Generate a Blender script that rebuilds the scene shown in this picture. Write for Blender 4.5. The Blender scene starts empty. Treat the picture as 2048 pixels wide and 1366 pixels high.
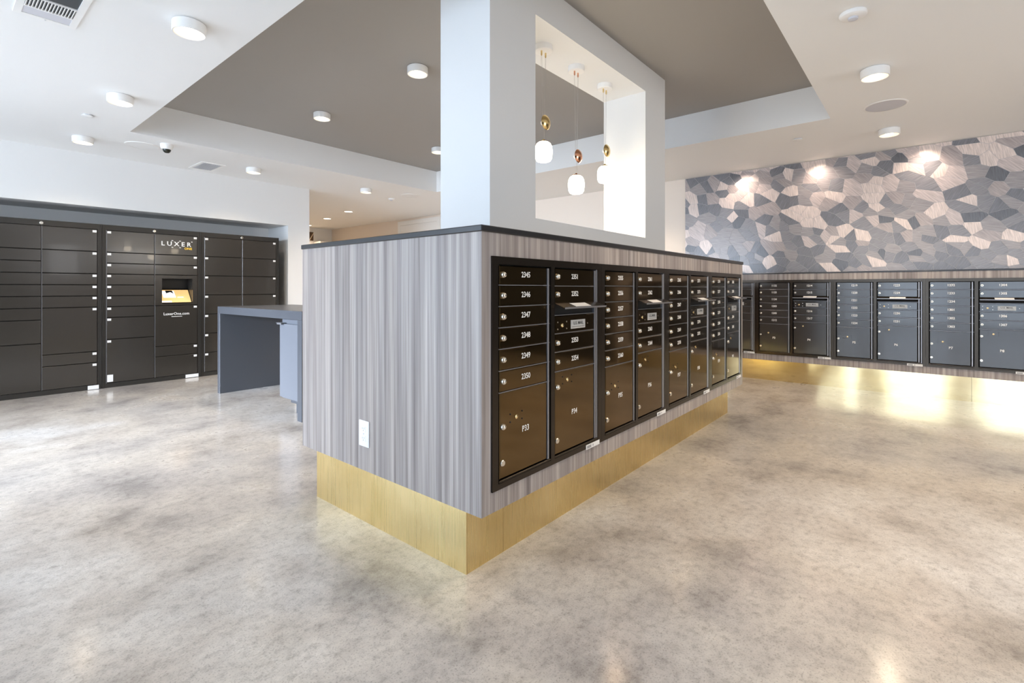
import bpy, bmesh, math, random
from mathutils import Vector, Matrix

SC = bpy.context.scene
COL = SC.collection
rnd = random.Random(7)
PI = math.pi

# ------------------------------------------------------------------ camera
FPX, HORIZON, EYE = 990.0, 577.0, 1.10          # measured for a 2048 x 1366 frame
cam_d = bpy.data.cameras.new('camera')
cam = bpy.data.objects.new('camera', cam_d)
COL.objects.link(cam)
cam_d.sensor_width = 36.0
cam_d.lens = FPX / 2048 * 36.0
cam_d.shift_y = -(683 - HORIZON) / 2048
cam_d.clip_start = 0.05
HEAD = math.atan(831 / FPX)                      # angle of the view from +X
cam.location = (0, 0, EYE)
cam.rotation_euler = (PI / 2, 0, HEAD - PI / 2)
SC.camera = cam

# ------------------------------------------------------------------ world, daylight, exposure
w = bpy.data.worlds.new('world')
SC.world = w
w.use_nodes = True
bg = w.node_tree.nodes['Background']
bg.inputs[0].default_value = (0.70, 0.83, 1.0, 1)
bg.inputs[1].default_value = 1.2
SC.view_settings.view_transform = 'Standard'
SC.view_settings.look = 'None'
SC.view_settings.exposure = 1.1
SC.view_settings.gamma = 1.0
SC.view_settings.use_curve_mapping = False


def area_light(name, loc, rot, sx, sy, power, col, spread=PI):
    d = bpy.data.lights.new(name, 'AREA')
    d.shape = 'RECTANGLE'
    d.size, d.size_y = sx, sy
    d.energy = power
    d.color = col
    d.spread = spread
    o = bpy.data.objects.new(name, d)
    COL.objects.link(o)
    o.location = loc
    o.rotation_euler = rot
    return o


WX = -3.6                                        # plane of the window wall
BAYS = [(-2.35, -0.95), (-0.45, 0.95), (1.45, 2.85), (3.35, 4.75), (5.15, 6.55)]
for i, (a, b) in enumerate(BAYS):
    area_light('window_daylight', (WX - 0.02, (a + b) / 2, 1.32), (0, -PI / 2, 0), 2.25, b - a - 0.1,
               (15.5, 15.5, 15.5, 21, 25)[i], (0.66, 0.81, 1.0), PI * 0.95)
area_light('window_sunlit_daylight', (WX - 0.01, 4.45, 1.35), (0, -math.radians(72), math.radians(5)), 2.1, 1.3, 80, (0.74, 0.85, 1.0), math.radians(56))
# fill light added at an unseen glazed entrance behind the camera
area_light('entrance_fill', (3.6, -4.98, 1.25), (PI / 2, 0, 0), 2.6, 2.2, 26, (1.0, 0.94, 0.88), PI * 0.95)


# ------------------------------------------------------------------ materials
def new_mat(name):
    m = bpy.data.materials.new(name)
    m.use_nodes = True
    nt = m.node_tree
    return m, nt, nt.nodes['Principled BSDF']


def plain(name, col, rough=0.5, metal=0.0, spec=0.5, coat=0.0, emit=None, estr=0.0, bump=0.0, bscale=200.0, bdist=0.001):
    m, nt, b = new_mat(name)
    b.inputs['Base Color'].default_value = (*col, 1)
    b.inputs['Roughness'].default_value = rough
    b.inputs['Metallic'].default_value = metal
    b.inputs['Specular IOR Level'].default_value = spec
    b.inputs['Coat Weight'].default_value = coat
    if emit:
        b.inputs['Emission Color'].default_value = (*emit, 1)
        b.inputs['Emission Strength'].default_value = estr
    if bump:
        tc = nt.nodes.new('ShaderNodeTexCoord')
        n = nt.nodes.new('ShaderNodeTexNoise')
        n.inputs['Scale'].default_value = bscale
        n.inputs['Detail'].default_value = 3
        bp = nt.nodes.new('ShaderNodeBump')
        bp.inputs['Strength'].default_value = bump
        bp.inputs['Distance'].default_value = bdist
        nt.links.new(tc.outputs['Object'], n.inputs['Vector'])
        nt.links.new(n.outputs['Fac'], bp.inputs['Height'])
        nt.links.new(bp.outputs[0], b.inputs['Normal'])
    return m


def mapping(nt, scale, rot=(0, 0, 0), src='Object'):
    tc = nt.nodes.new('ShaderNodeTexCoord')
    mp = nt.nodes.new('ShaderNodeMapping')
    mp.inputs['Scale'].default_value = scale
    mp.inputs['Rotation'].default_value = rot
    nt.links.new(tc.outputs[src], mp.inputs['Vector'])
    return mp


def noise(nt, vec, scale, detail=4, rough=0.55):
    n = nt.nodes.new('ShaderNodeTexNoise')
    n.inputs['Scale'].default_value = scale
    n.inputs['Detail'].default_value = detail
    n.inputs['Roughness'].default_value = rough
    nt.links.new(vec, n.inputs['Vector'])
    return n


def ramp(nt, fac, stops):
    r = nt.nodes.new('ShaderNodeValToRGB')
    e = r.color_ramp.elements
    e[0].position, e[0].color = stops[0][0], (*stops[0][1], 1)
    e[1].position, e[1].color = stops[-1][0], (*stops[-1][1], 1)
    for p, c in stops[1:-1]:
        x = e.new(p)
        x.color = (*c, 1)
    nt.links.new(fac, r.inputs[0])
    return r


def mix(nt, fac, a, b, mode='MIX'):
    n = nt.nodes.new('ShaderNodeMix')
    n.data_type = 'RGBA'
    n.blend_type = mode
    if hasattr(fac, 'links'):
        nt.links.new(fac, n.inputs[0])
    else:
        n.inputs[0].default_value = fac
    nt.links.new(a, n.inputs[6])
    nt.links.new(b, n.inputs[7])
    return n.outputs[2]


def wood_laminate():
    m, nt, b = new_mat('streaked_laminate')
    n1 = noise(nt, mapping(nt, (38, 38, 0.55)).outputs[0], 1.0, 5, 0.6)
    n2 = noise(nt, mapping(nt, (150, 150, 1.6)).outputs[0], 1.0, 3, 0.6)
    n3 = noise(nt, mapping(nt, (9, 9, 0.25)).outputs[0], 1.0, 2, 0.5)
    r1 = ramp(nt, n1.outputs['Fac'], [(0.30, (0.21, 0.182, 0.170)), (0.47, (0.36, 0.322, 0.300)), (0.60, (0.47, 0.428, 0.400)), (0.74, (0.62, 0.576, 0.540))])
    r2 = ramp(nt, n2.outputs['Fac'], [(0.30, (0.74, 0.72, 0.73)), (0.65, (1.0, 1.0, 1.0))])
    r3 = ramp(nt, n3.outputs['Fac'], [(0.3, (0.84, 0.84, 0.86)), (0.7, (1.1, 1.08, 1.06))])
    c = mix(nt, 1.0, r1.outputs[0], r2.outputs[0], 'MULTIPLY')
    c = mix(nt, 1.0, c, r3.outputs[0], 'MULTIPLY')
    nt.links.new(c, b.inputs['Base Color'])
    b.inputs['Roughness'].default_value = 0.42
    return m


def concrete():
    m, nt, b = new_mat('polished_concrete')
    v = mapping(nt, (1, 1, 1)).outputs[0]
    big = noise(nt, v, 0.55, 4, 0.55)
    mid = noise(nt, v, 2.2, 7, 0.66)
    fine = noise(nt, v, 26, 5, 0.75)
    speck = noise(nt, v, 170, 2, 0.5)
    c1 = ramp(nt, big.outputs['Fac'], [(0.33, (0.50, 0.495, 0.505)), (0.5, (0.60, 0.56, 0.515)), (0.68, (0.66, 0.655, 0.66))])
    c2 = ramp(nt, mid.outputs['Fac'], [(0.32, (0.55, 0.53, 0.51)), (0.45, (0.86, 0.84, 0.82)), (0.56, (1.0, 0.99, 0.97)), (0.75, (1.12, 1.10, 1.08))])
    c3 = ramp(nt, fine.outputs['Fac'], [(0.30, (0.60, 0.59, 0.58)), (0.50, (0.98, 0.98, 0.98)), (0.75, (1.14, 1.13, 1.11))])
    c4 = ramp(nt, speck.outputs['Fac'], [(0.30, (0.62, 0.61, 0.60)), (0.45, (1, 1, 1)), (0.72, (1.0, 1.0, 1.0)), (0.80, (1.25, 1.22, 1.16))])
    c = mix(nt, 1.0, c1.outputs[0], c2.outputs[0], 'MULTIPLY')
    c = mix(nt, 0.9, c, c3.outputs[0], 'MULTIPLY')
    c = mix(nt, 0.9, c, c4.outputs[0], 'MULTIPLY')
    nt.links.new(c, b.inputs['Base Color'])
    rr = ramp(nt, mid.outputs['Fac'], [(0.35, (0.36, 0.36, 0.36)), (0.7, (0.24, 0.24, 0.24))])
    nt.links.new(rr.outputs[0], b.inputs['Roughness'])
    b.inputs['Specular IOR Level'].default_value = 0.5
    b.inputs['Coat Weight'].default_value = 0.9
    b.inputs['Coat Roughness'].default_value = 0.14
    bp = nt.nodes.new('ShaderNodeBump')
    bp.inputs['Strength'].default_value = 0.12
    bp.inputs['Distance'].default_value = 0.002
    nt.links.new(fine.outputs['Fac'], bp.inputs['Height'])
    nt.links.new(bp.outputs[0], b.inputs['Normal'])
    return m


def brass_sheet(name, rough, wave, c0=(0.76, 0.58, 0.26), c1=(0.86, 0.69, 0.36)):
    m, nt, b = new_mat(name)
    b.inputs['Metallic'].default_value = 1.0
    v = mapping(nt, (1, 1, 1)).outputs[0]
    n = noise(nt, v, 3.0, 3)
    r = ramp(nt, n.outputs['Fac'], [(0.3, c0), (0.7, c1)])
    nt.links.new(r.outputs[0], b.inputs['Base Color'])
    g = noise(nt, mapping(nt, (300, 300, 2)).outputs[0], 1.0, 2)
    rr = ramp(nt, g.outputs['Fac'], [(0.3, (rough * 0.8,) * 3), (0.7, (rough * 1.2,) * 3)])
    nt.links.new(rr.outputs[0], b.inputs['Roughness'])
    bp = nt.nodes.new('ShaderNodeBump')
    bp.inputs['Strength'].default_value = wave
    bp.inputs['Distance'].default_value = 0.01
    n2 = noise(nt, v, 2.2, 1)
    nt.links.new(n2.outputs['Fac'], bp.inputs['Height'])
    nt.links.new(bp.outputs[0], b.inputs['Normal'])
    return m


def veneer(i, col):
    m, nt, b = new_mat('veneer_tone')
    ang = i * 0.62 + 0.2
    mr = mapping(nt, (1, 1, 1), (ang, 0, 0))
    ms = nt.nodes.new('ShaderNodeMapping')
    ms.inputs['Scale'].default_value = (1, 95, 9)
    nt.links.new(mr.outputs[0], ms.inputs['Vector'])
    g = noise(nt, ms.outputs[0], 1.0, 3, 0.6)
    k = 0.72
    r = ramp(nt, g.outputs['Fac'], [(0.3, tuple(c * k for c in col)), (0.7, tuple(min(1, c * 1.18) for c in col))])
    nt.links.new(r.outputs[0], b.inputs['Base Color'])
    b.inputs['Roughness'].default_value = 0.33
    b.inputs['Metallic'].default_value = 0.1
    b.inputs['Coat Weight'].default_value = 0.35
    b.inputs['Coat Roughness'].default_value = 0.25
    return m


M = {}
M['wall'] = plain('wall_paint', (0.82, 0.82, 0.81), 0.6, bump=0.12, bscale=160, bdist=0.002)
M['wall_warm_lit'] = plain('warm_lit_wall_paint', (0.84, 0.75, 0.66), 0.6, bump=0.1, bscale=160, bdist=0.002)  # white wall paint with warm lamplight put into its colour
M['ceil'] = plain('ceiling_paint', (0.84, 0.84, 0.83), 0.7)
M['taupe'] = plain('taupe_ceiling_paint', (0.335, 0.315, 0.288), 0.55)
M['dark_reflect'] = plain('unseen_dark_wall', (0.02, 0.017, 0.015), 0.6)  # made-up dark tone of unseen walls, so mailbox doors reflect black
M['floor'] = concrete()
M['wood'] = wood_laminate()
M['brass'] = brass_sheet('satin_brass_sheet', 0.30, 0.05)
M['brass_mirror'] = brass_sheet('polished_brass_sheet', 0.09, 0.22, (0.76, 0.61, 0.32), (0.84, 0.71, 0.43))
M['black_top'] = plain('black_laminate', (0.022, 0.022, 0.024), 0.28)
M['bronze'] = plain('bronze_enamel', (0.165, 0.108, 0.046), 0.10, metal=1.0, spec=0.5, coat=0.2, bump=0.02, bscale=420, bdist=0.0006)
M['bronze_edge'] = plain('bronze_frame_enamel', (0.055, 0.045, 0.036), 0.24, metal=0.85, spec=0.5, bump=0.08, bscale=420, bdist=0.0006)
M['bronze_reflect'] = plain('bronze_dark_reflections', (0.030, 0.027, 0.025), 0.20, metal=0.0, spec=0.8, coat=0.2, bump=0.16, bscale=260, bdist=0.0012)  # same bronze finish as the island, its darker reflections put into the colour
M['hinge'] = plain('worn_aluminium', (0.36, 0.36, 0.38), 0.38, metal=0.8)
M['void'] = plain('dark_gap', (0.006, 0.006, 0.006), 0.8)
M['nickel'] = plain('nickel_lock', (0.78, 0.74, 0.66), 0.25, metal=1.0)
M['goldlock'] = plain('brass_keyhole', (0.85, 0.66, 0.36), 0.25, metal=1.0)
M['white_text'] = plain('white_engraving', (0.85, 0.85, 0.83), 0.6)
M['yellow_text'] = plain('yellow_print', (0.85, 0.55, 0.03), 0.6)
M['black_text'] = plain('black_print', (0.02, 0.02, 0.02), 0.6)
M['grey_text'] = plain('grey_print', (0.35, 0.35, 0.36), 0.6)
M['plate'] = plain('silver_plate', (0.62, 0.61, 0.58), 0.45, metal=0.2)
M['sticker'] = plain('white_sticker', (0.80, 0.80, 0.79), 0.5)
M['locker'] = plain('charcoal_powder_coat', (0.032, 0.028, 0.023), 0.21, spec=0.8, coat=0.15, bump=0.05, bscale=300, bdist=0.0008)
M['locker_frame'] = plain('locker_frame_coat', (0.026, 0.024, 0.021), 0.35, spec=0.5)
M['screen'] = plain('screen_glass', (0.01, 0.012, 0.015), 0.08)
M['screen_tan'] = plain('lit_screen_tan', (0.4, 0.25, 0.1), 0.3, emit=(0.80, 0.50, 0.20), estr=0.55)
M['screen_white'] = plain('lit_screen_white', (0.5, 0.5, 0.5), 0.3, emit=(0.85, 0.85, 0.88), estr=0.6)
M['desk'] = plain('slate_laminate', (0.062, 0.066, 0.076), 0.32, bump=0.04, bscale=300, bdist=0.0006)
M['desk_in'] = plain('slate_laminate_door', (0.115, 0.122, 0.14), 0.36)
M['fixture'] = plain('fixture_white', (0.86, 0.85, 0.83), 0.4)
M['lamp_on'] = plain('lit_lamp', (1, 1, 1), 0.4, emit=(1.0, 0.86, 0.62), estr=3.2)
M['lamp_ring'] = plain('lit_reflector', (0.9, 0.86, 0.78), 0.35, emit=(1.0, 0.80, 0.46), estr=0.42)
M['opal'] = plain('opal_glass_lit', (0.95, 0.93, 0.9), 0.25, emit=(1.0, 0.90, 0.74), estr=3.2)
M['brass_fit'] = plain('brass_fitting', (0.80, 0.60, 0.28), 0.22, metal=1.0)
M['copper_fit'] = plain('copper_fitting', (0.78, 0.40, 0.25), 0.16, metal=1.0)
M['cord'] = plain('clear_cord', (0.42, 0.40, 0.38), 0.5)
M['grille'] = plain('speaker_grille', (0.60, 0.60, 0.64), 0.7)
M['vent_dark'] = plain('duct_shadow', (0.06, 0.065, 0.07), 0.7)
M['dome'] = plain('smoked_dome', (0.02, 0.022, 0.015), 0.06)
M['outlet'] = plain('outlet_plastic', (0.86, 0.86, 0.86), 0.35)
M['door'] = plain('door_paint', (0.88, 0.87, 0.84), 0.45)
M['frame_dark'] = plain('dark_bronze_mullion', (0.05, 0.047, 0.045), 0.4, metal=0.4)
M['art_brown'] = plain('brown_panel', (0.09, 0.045, 0.018), 0.5)
M['art_line'] = plain('pale_line', (0.75, 0.62, 0.45), 0.5)


def glass():
    m = bpy.data.materials.new('window_glass')
    m.use_nodes = True
    nt = m.node_tree
    nt.nodes.remove(nt.nodes['Principled BSDF'])
    t = nt.nodes.new('ShaderNodeBsdfTransparent')
    g = nt.nodes.new('ShaderNodeBsdfGlossy')
    g.inputs['Roughness'].default_value = 0.02
    mx = nt.nodes.new('ShaderNodeMixShader')
    mx.inputs[0].default_value = 0.06
    nt.links.new(t.outputs[0], mx.inputs[1])
    nt.links.new(g.outputs[0], mx.inputs[2])
    nt.links.new(mx.outputs[0], nt.nodes['Material Output'].inputs[0])
    return m


M['glass'] = glass()
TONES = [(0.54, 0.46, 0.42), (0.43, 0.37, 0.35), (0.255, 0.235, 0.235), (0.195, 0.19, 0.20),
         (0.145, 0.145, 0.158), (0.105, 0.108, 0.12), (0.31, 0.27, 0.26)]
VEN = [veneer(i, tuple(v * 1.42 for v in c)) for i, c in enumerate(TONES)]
M['veneer_joint'] = plain('veneer_joint', (0.50, 0.48, 0.48), 0.45)


# ------------------------------------------------------------------ mesh helpers
class MB:
    """collects shapes, builds ONE mesh"""

    def __init__(self):
        self.v, self.f, self.s = [], [], []

    def add(self, vs, fs, smooth=False):
        n = len(self.v)
        self.v += [tuple(p) for p in vs]
        self.f += [tuple(i + n for i in f) for f in fs]
        self.s += [smooth] * len(fs)
        return self

    def box(self, x0, x1, y0, y1, z0, z1):
        vs = [(x, y, z) for x in (x0, x1) for y in (y0, y1) for z in (z0, z1)]
        return self.add(vs, [(0, 1, 3, 2), (4, 6, 7, 5), (0, 4, 5, 1), (2, 3, 7, 6), (0, 2, 6, 4), (1, 5, 7, 3)])

    def cbox(self, x0, x1, y0, y1, z0, z1, c):
        """box whose 12 edges carry a small chamfer"""
        bm = bmesh.new()
        bmesh.ops.create_cube(bm, size=1)
        for v in bm.verts:
            v.co = Vector((x0 + (v.co.x + .5) * (x1 - x0), y0 + (v.co.y + .5) * (y1 - y0), z0 + (v.co.z + .5) * (z1 - z0)))
        bmesh.ops.bevel(bm, geom=bm.edges[:], offset=c, segments=1, affect='EDGES')
        bm.verts.ensure_lookup_table()
        bm.verts.index_update()
        self.add([v.co[:] for v in bm.verts], [[v.index for v in f.verts] for f in bm.faces])
        bm.free()
        return self

    def panel(self, x0, x1, z0, z1, yb, yf, c):
        """door leaf: back at yb, front at yf (yf < yb), chamfered front edge"""
        vs = [(x0, yb, z0), (x1, yb, z0), (x1, yb, z1), (x0, yb, z1),
              (x0, yf + c, z0), (x1, yf + c, z0), (x1, yf + c, z1), (x0, yf + c, z1),
              (x0 + c, yf, z0 + c), (x1 - c, yf, z0 + c), (x1 - c, yf, z1 - c), (x0 + c, yf, z1 - c)]
        fs = [(3, 2, 1, 0), (8, 9, 10, 11)]
        for i in range(4):
            j = (i + 1) % 4
            fs += [(i, j, 4 + j, 4 + i), (4 + i, 4 + j, 8 + j, 8 + i)]
        return self.add(vs, fs)

    def lathe(self, prof, n=24, axis='z', c=(0, 0, 0), smooth=True):
        """profile [(r, h)]; r=0 ends close the shape"""
        vs, fs, rings = [], [], []
        for r, h in prof:
            if r < 1e-6:
                rings.append([len(vs)])
                vs.append((0, 0, h))
            else:
                rings.append(list(range(len(vs), len(vs) + n)))
                vs += [(r * math.cos(2 * PI * k / n), r * math.sin(2 * PI * k / n), h) for k in range(n)]
        for A, B in zip(rings, rings[1:]):
            for k in range(n):
                a, b = A[k % len(A)], A[(k + 1) % len(A)]
                d, e = B[k % len(B)], B[(k + 1) % len(B)]
                f = []
                for q in (a, b, e, d):
                    if q not in f:
                        f.append(q)
                if len(f) > 2:
                    fs.append(f)
        if axis == 'y':                          # h runs along -y
            vs = [(x, -z, y) for x, y, z in vs]
        elif axis == 'x':
            vs = [(z, x, y) for x, y, z in vs]
        vs = [(x + c[0], y + c[1], z + c[2]) for x, y, z in vs]
        return self.add(vs, fs, smooth)

    def prism(self, pts, a0, a1, plane='xy'):
        """extrude a polygon; plane 'xy' -> along z, 'yz' -> along x, 'xz' -> along y"""
        def P(p, h):
            return {'xy': (p[0], p[1], h), 'yz': (h, p[0], p[1]), 'xz': (p[0], h, p[1])}[plane]
        n = len(pts)
        vs = [P(p, a0) for p in pts] + [P(p, a1) for p in pts]
        fs = [tuple(reversed(range(n))), tuple(range(n, 2 * n))]
        fs += [(i, (i + 1) % n, n + (i + 1) % n, n + i) for i in range(n)]
        return self.add(vs, fs)

    def mesh(self, name, mat):
        me = bpy.data.meshes.new(name)
        me.from_pydata(self.v, [], self.f)
        me.polygons.foreach_set('use_smooth', self.s)
        bm = bmesh.new()
        bm.from_mesh(me)
        bmesh.ops.recalc_face_normals(bm, faces=bm.faces[:])
        bm.to_mesh(me)
        bm.free()
        me.materials.append(mat)
        if any(self.s):
            me.set_sharp_from_angle(angle=math.radians(38))
        return me


def put(name, me, parent=None, loc=(0, 0, 0), rot=(0, 0, 0), label=None):
    o = bpy.data.objects.new(name, me)
    COL.objects.link(o)
    o.location = loc
    o.rotation_euler = rot
    if parent:
        o.parent = parent
    if label:
        o['label'] = label
    return o


def build(name, mb, mat, parent=None, loc=(0, 0, 0), rot=(0, 0, 0), label=None):
    return put(name, mb.mesh(name, M[mat] if isinstance(mat, str) else mat), parent, loc, rot, label)


def tag(o, label, cat, group=None):
    o['label'] = label
    o['category'] = cat
    if group:
        o['group'] = group
    return o


def thing(name, label, cat, loc=(0, 0, 0), rz=0.0, group=None):
    o = bpy.data.objects.new(name, None)
    COL.objects.link(o)
    o.location = loc
    o.rotation_euler = (0, 0, rz)
    o.empty_display_size = 0.1
    return tag(o, label, cat, group)


def struct(name, mb, mat, label=None):
    o = build(name, mb, mat)
    o['kind'] = 'structure'
    if label:
        o['label'] = label
    return o


CACHE = {}


def cached(key, fn, mat):
    k = (key, mat)
    if k not in CACHE:
        CACHE[k] = fn().mesh(str(key[0]), M[mat])
    return CACHE[k]


TXT = {}


def text_mesh(s, size, mat, sx=1.0, align='CENTER', bold=0.0):
    k = (s, size, mat, sx, align, bold)
    if k in TXT:
        return TXT[k]
    cu = bpy.data.curves.new('text', 'FONT')
    cu.body = s
    cu.size = size
    cu.align_x = align
    cu.align_y = 'CENTER'
    cu.offset = bold
    cu.resolution_u = 2
    o = bpy.data.objects.new('text', cu)
    COL.objects.link(o)
    dg = bpy.context.evaluated_depsgraph_get()
    me = bpy.data.meshes.new_from_object(o.evaluated_get(dg))
    bpy.data.objects.remove(o)
    bpy.data.curves.remove(cu)
    me.name = 'text'
    # stand the lettering up in the x-z plane, facing -y
    me.transform(Matrix.Rotation(PI / 2, 4, 'X') @ Matrix.Diagonal((sx, 1, 1, 1)))
    me.materials.clear()
    me.materials.append(M[mat])
    TXT[k] = me
    return me


# ------------------------------------------------------------------ room shell
ZC, ZT = 2.567, 2.877                            # lower ceiling, tray ceiling
TX0, TX1, TY0, TY1 = 1.25, 5.03, 0.64, 5.72      # tray opening
RX = 6.58                                        # right wall plane
FY = 7.0                                         # locker wall plane
HX = 3.68                                        # end of the locker wall (hall starts)
HY = 11.4
BY = -5.0

f = MB()
f.box(WX - 0.2, RX + 0.2, BY - 0.2, HY + 0.2, -0.12, 0.0)
struct('floor', f, 'floor', 'polished mottled grey and beige concrete floor')

c = MB()
for x0, x1, y0, y1 in [(WX - .2, TX0, BY - .2, HY + .2), (TX1, RX + .2, BY - .2, HY + .2), (TX0, TX1, BY - .2, TY0), (TX0, TX1, TY1, HY + .2)]:
    c.box(x0, x1, y0, y1, ZC, ZT + 0.12)
struct('ceiling', c, 'ceil', 'white plaster ceiling around the raised tray')
t = MB()
t.box(TX0 - 0.02, TX1 + 0.02, TY0 - 0.02, TY1 + 0.02, ZT, ZT + 0.05)
struct('ceiling_tray', t, 'taupe', 'taupe painted recessed tray of the ceiling')

# right wall (mural wall), one long plane
r = MB()
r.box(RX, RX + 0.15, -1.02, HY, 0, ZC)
wall_right = struct('wall_right', r, 'wall_warm_lit')

struct('wall_right_standin', MB().box(RX, RX + .15, BY, -1.02, 0, ZC), 'dark_reflect')  # unseen dark stand-in, added to show black in the island mailbox doors

# locker wall with niche
NX0, NX1, NZ, NB = -0.75, 3.36, 2.0, 7.62
b = MB()
b.box(WX, NX0, FY, NB + .12, 0, ZC)
b.box(NX1, HX, FY, NB + .12, 0, ZC)
b.box(NX0, NX1, FY, NB + .12, NZ, ZC)
b.box(NX0, NX1, NB, NB + .12, 0, NZ)
b.box(HX - 0.12, HX, NB + .12, HY, 0, ZC)
struct('wall_far', b, 'wall')

e = MB()
e.box(HX - .12, RX, HY, HY + .12, 0, ZC)
struct('wall_hall_end', e, 'wall')

k = MB()                                         # unseen wall behind the camera with the added glazed entrance
EX0, EX1, EZ = 2.2, 5.0, 2.4
k.box(WX, EX0, BY - .12, BY, 0, ZC)
k.box(EX1, RX, BY - .12, BY, 0, ZC)
k.box(EX0, EX1, BY - .12, BY, EZ, ZC)
struct('wall_back', k, 'dark_reflect')

lw = MB()
ys = [BY] + [v for p in BAYS for v in p] + [FY]
for i in range(0, len(ys), 2):
    lw.box(WX - .14, WX, ys[i], ys[i + 1], 0, ZC)
for a, bb in BAYS:
    lw.box(WX - .14, WX, a, bb, 2.45, ZC)
    lw.box(WX - .14, WX, a, bb, 0, 0.18)
struct('wall_left', lw, 'wall')
for i, (a, bb) in enumerate(BAYS):
    fr = MB()
    x0, x1 = WX - .11, WX - .05
    fr.box(x0, x1, a, a + .05, .18, 2.45).box(x0, x1, bb - .05, bb, .18, 2.45)
    fr.box(x0, x1, a + .05, bb - .05, .18, .24).box(x0, x1, a + .05, bb - .05, 2.39, 2.45)
    wn = struct('window_%d' % (i + 1), fr, 'frame_dark')
    build('pane', MB().box(WX - .085, WX - .075, a + .05, bb - .05, .24, 2.39), 'glass', wn)
fr = MB()
for x0 in (EX0, (EX0 + EX1) / 2 - .03, EX1 - .06):
    fr.box(x0, x0 + .06, BY - .10, BY - .04, 0, EZ)
fr.box(EX0 + .06, EX1 - .06, BY - .10, BY - .04, EZ - .06, EZ)
ed = struct('door_2', fr, 'frame_dark')  # unseen entrance frame, added along with its fill light
for x0, x1 in ((EX0 + .06, (EX0 + EX1) / 2 - .03), ((EX0 + EX1) / 2 + .03, EX1 - .06)):
    build('pane', MB().box(x0, x1, BY - .075, BY - .065, 0.0, EZ - .06), 'glass', ed)

# ------------------------------------------------------------------ column with its through-opening, standing on the island
CX0, CX1, CY0, CY1 = 1.868, 4.075, 1.716, 2.090
OX0, OX1, OZ0, OZ1 = 2.253, 3.694, 1.502, 2.668
CTZ = 1.334                                      # top of the island counter
p = MB()
p.box(CX0, OX0, CY0, CY1, CTZ + .0012, ZT)
p.box(OX1, CX1, CY0, CY1, CTZ + .0012, ZT)
p.box(OX0, OX1, CY0, CY1, OZ1, ZT)
p.box(OX0, OX1, CY0, CY1, CTZ + .0012, OZ0)
struct('wall_partition', p, 'wall', 'pale grey partition with a square opening above the mailbox island')

# ------------------------------------------------------------------ mail island
IX0, IX1, IY0, IY1 = 1.315, 4.645, 1.249, 2.575
WZ0, WZ1 = 0.258, 1.310
isl = thing('mailbox_island', 'grey streaked laminate island on a gold base holding four mailbox units', 'island', (IX0, IY0, 0))
L, W = IX1 - IX0, IY1 - IY0
PT = 0.02
UZ0, UZ1 = 0.337, 1.222                          # mailbox opening
UX0 = 1.366 - IX0
UP, UN = 0.806, 4
UXE = UX0 + UP * UN
build('end_panel', MB().box(0, PT, 0, W, WZ0, WZ1), 'wood', isl)
build('end_panel', MB().box(L - PT, L, 0, W, WZ0, WZ1), 'wood', isl)
fp = MB()
fp.box(PT, UX0, 0, PT, WZ0, WZ1)
fp.box(UXE, L - PT, 0, PT, WZ0, WZ1)
fp.box(UX0, UXE, 0, PT, WZ0, UZ0)
fp.box(UX0, UXE, 0, PT, UZ1, WZ1)
build('front_panel', fp, 'wood', isl)
build('back_panel', MB().box(PT, L - PT, W - PT, W, WZ0, WZ1), 'wood', isl)
build('bottom_panel', MB().box(PT, L - PT, PT, W - PT, WZ0, WZ0 + PT), 'wood', isl)
KX0, KX1, KY0, KY1 = 1.343 - IX0, 4.585 - IX0, 1.357 - IY0, 2.475 - IY0
T = 0.004
build('base_core', MB().box(KX0 + T, KX1 - T, KY0 + T, KY1 - T, 0, WZ0), 'void', isl)
sx = 1.559 - IX0
build('kick_plate', MB().box(KX0, KX0 + T, KY0, KY1, 0, WZ0), 'brass', isl)
build('kick_plate', MB().box(KX1 - T, KX1, KY0, KY1, 0, WZ0), 'brass', isl)
build('kick_plate', MB().box(KX0 + T + .0008, sx - .0008, KY0, KY0 + T, 0, WZ0), 'brass', isl)
build('kick_plate', MB().box(sx + .0008, KX1 - T, KY0 + .0004, KY0 + T, 0, WZ0), 'brass', isl)
build('kick_plate', MB().box(KX0 + T, KX1 - T, KY1 - T, KY1, 0, WZ0), 'brass', isl)

ct = MB().cbox(IX0 - .006, IX1 + .012, IY0 - .006, IY1 + .006, WZ1, CTZ, .003)
ct.box(IX0 - .002, IX1 + .004, IY0 - .002, IY1 + .002, WZ1 - .0, WZ1 + .002)
tag(build('countertop', ct, 'black_top'), 'thin black countertop capping the freestanding mailbox island', 'countertop')


# ------------------------------------------------------------------ mailbox units
def lock_mesh():
    return MB().lathe([(0, 0.0), (.0125, 0.0), (.0125, .006), (.0105, .009), (.0085, .009), (.0085, .0125), (.0065, .014), (0, .014)], 16, 'y')


def keyway_mesh():
    return MB().box(-.0009, .0009, -.0146, -.0138, -.0045, .0045)


def cap_mesh():
    return MB().lathe([(0, 0.0), (.0125, 0.0), (.0125, .004), (.010, .007), (0, .0078)], 16, 'y')


def keyhole_mesh():
    return MB().lathe([(0, 0.0), (.0085, 0.0), (.0085, .003), (.0065, .0042), (0, .0042)], 14, 'y')


def screw_mesh():
    return MB().lathe([(0, 0.0), (.0036, 0.0), (.0036, .0012), (0, .002)], 8, 'y')


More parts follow.
